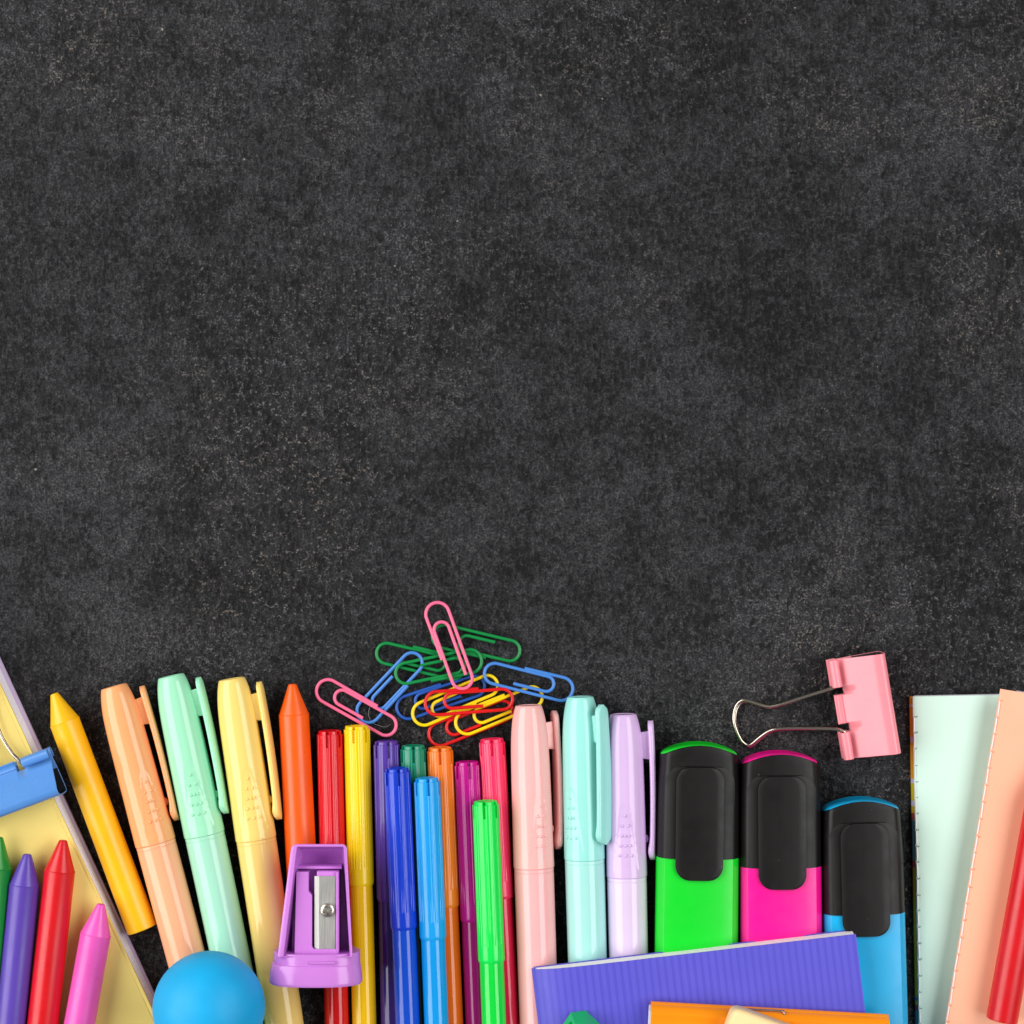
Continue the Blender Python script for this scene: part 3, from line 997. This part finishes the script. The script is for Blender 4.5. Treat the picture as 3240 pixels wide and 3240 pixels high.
# ------------------------------------------------------------------ purple wedge pencil sharpener
ST = 272.0                                   # height of its open face
kk = 1.0 - ST / CAMD
def q(px, py):
    return ((px - 1000.0) * kk, (2900.0 - py) * kk)
base_pt = P(1000, 2900, ST)
sh = thing('pencil_sharpener', 'purple wedge pencil sharpener with steel blade lying on the markers', 'pencil sharpener', loc=(base_pt.x, base_pt.y, ST - 152))
Zt = 152.0
mp_ = plastic('purple_plastic', (210, 132, 222), rough=0.17, var=0.03)
outer = round_poly([q(922, 2671), q(1097, 2671), q(1116, 3030), q(877, 3030)], [22, 18, 2, 2], 7)
inner = round_poly([q(940, 2680), q(1087, 2680), q(1107, 3026), q(897, 3026)], [5, 5, 1.5, 1.5], 7)
outer_b = round_poly([q(938, 2704), q(1080, 2704), q(1100, 3030), q(893, 3030)], [22, 18, 2, 2], 7)
inner_b = round_poly([q(952, 2712), q(1072, 2712), q(1094, 3026), q(906, 3026)], [5, 5, 1.5, 1.5], 7)
def zr(poly, z, d=0.0):
    p = inset(poly, d) if d else poly
    return [(x, y, z) for x, y in p]
shell_rings = [zr(outer, 6, 4), zr(outer, 2, 9)]
shell_rings = [zr(outer_b, 0), zr(outer_b, 4), zr(outer, Zt - 5), zr(outer, Zt - 1, 1), zr(outer, Zt, 2.6), zr(inner, Zt, -1.6), zr(inner, Zt - 1.5, -0.3), zr(inner, Zt - 5), zr(inner_b, 34)]
part('shell', loft(shell_rings, True, True), mp_, sh, sharp=40)
def qs(*pts): return [q(*p) for p in pts]
# curved floor of the upper chamber
rings = []
for i in range(11):
    y = 2686 + i * 7.0
    t = i / 10
    z = 116 - 74 * math.sin(PI / 2 * min(1, t * 1.25))
    rings.append([(q(936, y)[0], q(0, y)[1], z - 8), (q(936, y)[0], q(0, y)[1], z), (q(970, y)[0], q(0, y)[1], z - 5), (q(1012, y)[0], q(0, y)[1], z - 8), (q(1055, y)[0], q(0, y)[1], z - 5), (q(1090, y)[0], q(0, y)[1], z), (q(1090, y)[0], q(0, y)[1], z - 12)])
part('chamber', loft(rings), mp_, sh, sharp=40)
blk = merge(
    prism(qs((926, 2748), (1076, 2748), (1078, 2757), (926, 2757)), 30, Zt - 46, 2),
    prism(qs((922, 2760), (1070, 2760), (1070, 3022), (916, 3022)), 30, Zt - 78, 0),
)
part('block', blk, mp_, sh, sharp=40)
part('block_rib', prism(round_poly(qs((936, 2762), (974, 2762), (974, 2824), (985, 2836), (985, 3000), (992, 3008), (1068, 3008), (1068, 3021), (930, 3021)), [3, 2, 6, 6, 6, 3, 2, 3, 3], 4), 60, Zt - 22, 0), mp_, sh, sharp=40)
part('blade_seat', prism(round_poly(qs((1000, 2762), (1069, 2762), (1069, 3006), (1000, 3006)), 2, 3), 60, Zt - 31, 1.5), mp_, sh, sharp=40)
part('seat_edge', prism(round_poly(qs((1061.5, 2763), (1070, 2763), (1070, 3020), (1061.5, 3020)), 1.5, 3), 60, Zt - 21, 1.5), mp_, sh, sharp=40)
# blade with ground edge
bx0, bx1, by0, by1 = q(992.5, 0)[0], q(1059.5, 0)[0], q(0, 2776.5)[1], q(0, 3009.5)[1]
bev = 14.0
zb = Zt - 30
bl = loft([[(bx0, y, zb + 0.3), (bx0 + bev, y, zb + 3.2), (bx1 - 0.6, y, zb + 3.2), (bx1, y, zb + 2.6), (bx1, y, zb), (bx0 + 2, y, zb)] for y in (by0, by1)])
blade = part('blade', bl, metal('brushed_steel', (198, 197, 192), 0.48, True), sh, sharp=8)
# screw, cross recess cut in
sx, sy = q(1034.5, 2884)
sc_prof = []
rings = []
for d, r in [(0, 20.5), (5, 21), (7.5, 20.2), (9.2, 18.2), (10.2, 13), (10.6, 7), (10.7, 1)]:
    rings.append([(sx + r * math.cos(2 * PI * k / 40), sy + r * math.sin(2 * PI * k / 40), zb + 5.5 + d) for k in range(40)])
screw = part('screw', loft(rings), metal('nickel_screw', (205, 196, 184), 0.33), sh, sharp=40)
def cross_box(ang, l, w):
    c, s = math.cos(ang), math.sin(ang)
    pts = [(-l, -w), (l, -w), (l, w), (-l, w)]
    pp = [(sx + x * c - y * s, sy + x * s + y * c) for x, y in pts]
    return prism(pp, zb + 4.5, zb + 40)
boolean_cut(screw, [cross_box(0.25, 15, 4.2)])
boolean_cut(screw, [cross_box(0.25 + PI / 2, 15, 4.2)])
# rounded base: collar and flared foot
def sup_ring(cx, y, w, h, ztop, n=44, ex=2.5):
    out = []
    for k in range(n):
        a = 2 * PI * k / n
        c, s = math.cos(a), math.sin(a)
        out.append((cx + w * math.copysign(abs(c) ** (2 / ex), c), y, ztop - h + h * math.copysign(abs(s) ** (2 / ex), s)))
    return out
cxs = q(996.5, 0)[0]
ys = lambda py: q(0, py)[1]
collar = loft([sup_ring(cxs, ys(3021), 131, 82, Zt + 2), sup_ring(cxs, ys(3023), 133, 84, Zt + 4), sup_ring(cxs, ys(3056), 133.5, 84.5, Zt + 4.5), sup_ring(cxs, ys(3062), 133, 84, Zt + 4)])
part('collar', collar, mp_, sh, sharp=35)
cxf = q(993, 0)[0]
foot = loft([sup_ring(cxf, ys(3057), 130, 80, Zt + 2), sup_ring(cxf, ys(3058.5), 135, 86, Zt + 7), sup_ring(cxf, ys(3062), 137, 88, Zt + 9), sup_ring(cxf, ys(3085), 141, 92, Zt + 13), sup_ring(cxf, ys(3112), 143.5, 94.5, Zt + 15.5),
             sup_ring(cxf, ys(3119), 143, 94, Zt + 15), sup_ring(cxf, ys(3123), 140.5, 91.5, Zt + 12.5)])
part('foot', foot, mp_, sh, sharp=35)
rx0, rx1, ry = q(979, 0)[0], q(1059, 0)[0], ys(3046)
part('grip_ridge', tube([(rx0 + (rx1 - rx0) * i / 16, ry, Zt + 6.0 - 0.00028 * (rx0 + (rx1 - rx0) * i / 16 - cxs) ** 2) for i in range(17)], 4.2, 10), mp_, sh)

# ------------------------------------------------------------------ blue rubber ball, in the dip between two pens
bz = 288.0
bp_ = P(661, 3188, bz)
rr = 177.0 * (1 - bz / CAMD)
rings = []
for i in range(1, 48):
    th = PI * i / 48
    rings.append([(rr * math.sin(th) * math.cos(2 * PI * k / 80), rr * math.sin(th) * math.sin(2 * PI * k / 80), rr + rr * math.cos(th)) for k in range(80)])
mball = plastic('blue_rubber', (4, 170, 230), rough=0.52, var=0.10, spec=0.35, dust=0.3, bump=0.03, bscale=300)
ball = part('ball', loft(rings), mball, None)
ball.location = Vector((bp_.x, bp_.y, bz - rr)) * U
tag(ball, 'blue rubber ball resting on the peach and mint pens', 'ball')

# ------------------------------------------------------------------ purple striped notebook lying on the pens
zl, zr_ = 186.0, 202.0
A0, A1, A2 = P(1688, 3074, zl), P(2707, 2954, zr_), P(1711, 3240, zl)
ux = (A1 - A0); W_nb = ux.length; ux.normalize()
vy = (A0 - A2); vy = (vy - ux * vy.dot(ux)).normalized()
wz = ux.cross(vy).normalized()
if wz.z < 0: wz = -wz
m = Matrix((ux, vy, wz)).transposed().to_4x4()
m.translation = (A0 - wz * 56) * U
nb = thing('striped_notebook', 'purple notebook with tone-on-tone stripes lying across pens and highlighters', 'notebook', mat4=m)
L_nb = 1400.0
def fz(x):      # front cover bows up from the pinched fold
    return 18 + 46 * (1 - math.exp(-x / 50.0))
def strip(xs, lo, hi, y0, y1):
    ring = [(x, hi(x)) for x in xs] + [(x, lo(x)) for x in reversed(xs)]
    return loft([[(x, y0, z) for x, z in ring], [(x, y1, z) for x, z in ring]])
xs = [0, 3, 7, 14, 24, 38, 56, 80, 120, 180, 260, 400, 600, 800, W_nb]
purple = striped('purple_stripe_card', (94, 89, 208), (89, 83, 205), 22.5, 0, 0.42)
part('front_cover', strip(xs, lambda x: fz(x) - 4, fz, 0, -L_nb), purple, nb, sharp=40)
xsp = [4, 8, 14, 24, 38, 56, 80, 120, 180, 260, 400, 600, 800, W_nb - 5]
pages = []
npg = 7
for i in range(npg):
    f0, f1 = i / npg, (i + 0.86) / npg
    jitter = random.uniform(-2.5, 2.5)
    pages.append(strip(xsp, lambda x, f=f0: 8 + (fz(x) - 12.5) * f, lambda x, f=f1: 8 + (fz(x) - 12.5) * f, -1 + 3.0 * (1 - f0) + jitter * 0.4, -L_nb + 6))
part('page_block', merge(*pages), paper('white_pages', (246, 243, 246)), nb, sharp=40)
part('back_cover', strip([1] + xs[1:], lambda x: 0.0, lambda x: 4.5, 4, -L_nb), purple, nb, sharp=40)
part('spine', tube([(2, 1, 9), (2, -L_nb, 9)], 8.5, 14), purple, nb)

# ------------------------------------------------------------------ orange notebook with its stapled fold towards us
zo = 262.0
B0, B1 = P(2062, 3182, zo), P(2816, 3224, zo)
ux = (B1 - B0); W_or = ux.length; ux.normalize()
vy = Vector((-ux.y, ux.x, 0)).normalized()
m = Matrix((ux, vy, Vector((0, 0, 1)))).transposed().to_4x4()
m.translation = (Vector((B0.x, B0.y, 204))) * U
ob = thing('stapled_notebook', 'glossy orange notebook with stapled fold lying on the purple notebook', 'notebook', mat4=m)
Hn = 60.0
def ocov(y):      # height of the top cover at distance y behind the fold
    return Hn - 24 * math.exp(-y / 10.0) + 2.2 * math.exp(-((y - 22) / 7.0) ** 2) - 3.0 * math.exp(-((y - 46) / 12.0) ** 2) + 1.6 * math.exp(-((y - 72) / 9.0) ** 2)
prof_t = [(y, ocov(y)) for y in [0, 1.5, 3.5, 6, 9, 13, 17, 20, 22, 24, 27, 31, 36, 41, 46, 52, 58, 65, 72, 80, 90, 110, 150, 260, 500, 900]]
ring = prof_t + [(y, z - 4) for y, z in reversed(prof_t)]
mo = plastic('orange_gloss', (255, 148, 16), rough=0.16, var=0.03)
part('cover', loft([[(x, -y, z) for y, z in ring] for x in (0, 3, W_or - 3, W_or)]), mo, ob, sharp=40)
part('back_cover', loft([[(x, -y, z) for y, z in [(0, 4), (900, 4), (900, 0), (0, 0)]] for x in (0, W_or)]), mo, ob)
part('fold', tube([(0, -10, 22), (W_or, -10, 22)], 17, 18), mo, ob)
part('page_block', loft([[(x, -y, z) for y, z in [(6, 12), (10, 34), (20, 50), (895, 52), (895, 6), (10, 6)]] for x in (-5, W_or - 4)]), paper('white_pages', (246, 243, 246)), ob)
# staple over the fold
sxa, sxb = (P(2350, 3200, zo) - B0).dot(ux), (P(2482, 3208, zo) - B0).dot(ux)
part('staple', tube(catmull([(sxa, -12, 40), (sxa, -3, 50), (sxa + 3, 2, 47), (sxa + 10, 3, 45), (sxb - 10, 3, 45), (sxb - 3, 2, 47), (sxb, -4, 51), (sxb + 1, -12, 42)], 5), 3.0, 10), metal('nickel_wire'), ob, sharp=70)

# ------------------------------------------------------------------ cream eraser on the orange notebook
ze = 344.0
E0 = P(2322, 3188, ze)
ex_ = (P(2479, 3240, ze) - P(2359, 3197, ze)); ex_.normalize()
ey_ = Vector((-ex_.y, ex_.x, 0))
m = Matrix((ex_, ey_, Vector((0, 0, 1)))).transposed().to_4x4()
m.translation = Vector((E0.x, E0.y, 264)) * U
er = thing('eraser', 'cream block eraser with rounded corner on the orange notebook', 'eraser', mat4=m)
poly = round_poly([(0, 0), (420, 0), (420, -210), (0, -210)], 30, 8)
ringsE = [[(x, y, z) for x, y in inset(poly, d)] for z, d in [(0, 10), (3, 3), (10, 0), (62, 0), (67, 0.7), (71.5, 2.4), (75, 4.9), (77.6, 8), (79.3, 10.5), (80, 13)]]
part('block', loft(ringsE), plastic('cream_rubber', (255, 224, 164), rough=0.5, var=0.03, spec=0.3, bump=0.05, bscale=1500), er, sharp=50)

# ------------------------------------------------------------------ small green faceted piece on the purple notebook
zg = 284.0
gb = [P(x, y, 196) for x, y in [(1806, 3204), (1853, 3197), (1908, 3249), (1914, 3310), (1866, 3326), (1812, 3318), (1776, 3249)]]
gc = sum(gb, Vector()) / len(gb)
gt = thing('sharpener_cap', 'green faceted plastic piece with holes on the purple notebook', 'plastic piece', loc=(gc.x, gc.y, 195))
basep = [((p.x - gc.x), (p.y - gc.y)) for p in gb]
topp = [(x * 0.66, y * 0.66 - 2) for x, y in basep]
mg = plastic('green_translucent', (0, 188, 86), rough=0.2, var=0.03)
gm = part('body', loft([[(x, y, 0) for x, y in basep], [(x * 0.985, y * 0.985, 4) for x, y in basep], [(x * 1.03, y * 1.03, 86) for x, y in topp], [(x, y, 90) for x, y in topp], [(x * 0.90, y * 0.90, 90) for x, y in topp]]), mg, gt, sharp=12)
def cyl(c, axis, r, L, n=24):
    c, axis = Vector(c), Vector(axis).normalized()
    s = axis.cross(Vector((0.3, 0.5, 0.8))).normalized(); t = axis.cross(s)
    return loft([[c + axis * d + s * r * math.cos(2 * PI * k / n) + t * r * math.sin(2 * PI * k / n) for k in range(n)] for d in (-L / 2, L / 2)])
lf = (Vector(basep[0]) + Vector(basep[6])) / 2
boolean_cut(gm, [cyl((4, -4, 90), (0, 0, 1), 22, 90)])
boolean_cut(gm, [cyl((lf.x * 0.84, lf.y * 0.84, 46), (lf.x, lf.y, 10), 13, 44)])

# ------------------------------------------------------------------ stray lint
def lint(label, pts, z, col, key, r=0.9):
    a = P(pts[0][0], pts[0][1], z if not isinstance(z, list) else z[0])
    path = catmull([P(x, y, z if not isinstance(z, list) else z[i]) - a for i, (x, y) in enumerate(pts)], 8)
    o = part('lint_fibre', tube(path, r, 5), paper('lint_' + key, col), None)
    o.location = a * U
    tag(o, label, 'lint', 'stray lint fibres')
lint('pale lint fibre on the purple notebook above the green piece', [(1811, 3116), (1822, 3134), (1834, 3152), (1836, 3165), (1828, 3175), (1830, 3184), (1838, 3194)], [189, 190, 190, 190, 191, 191, 191], (190, 186, 250), 'pale')
lint('grey lint fibre beside the lower pink paper clip', [(1170, 2237), (1166, 2260), (1176, 2285), (1200, 2296), (1220, 2300), (1236, 2292)], [6, 5, 4, 3, 3, 3], (150, 140, 140), 'grey', 0.7)
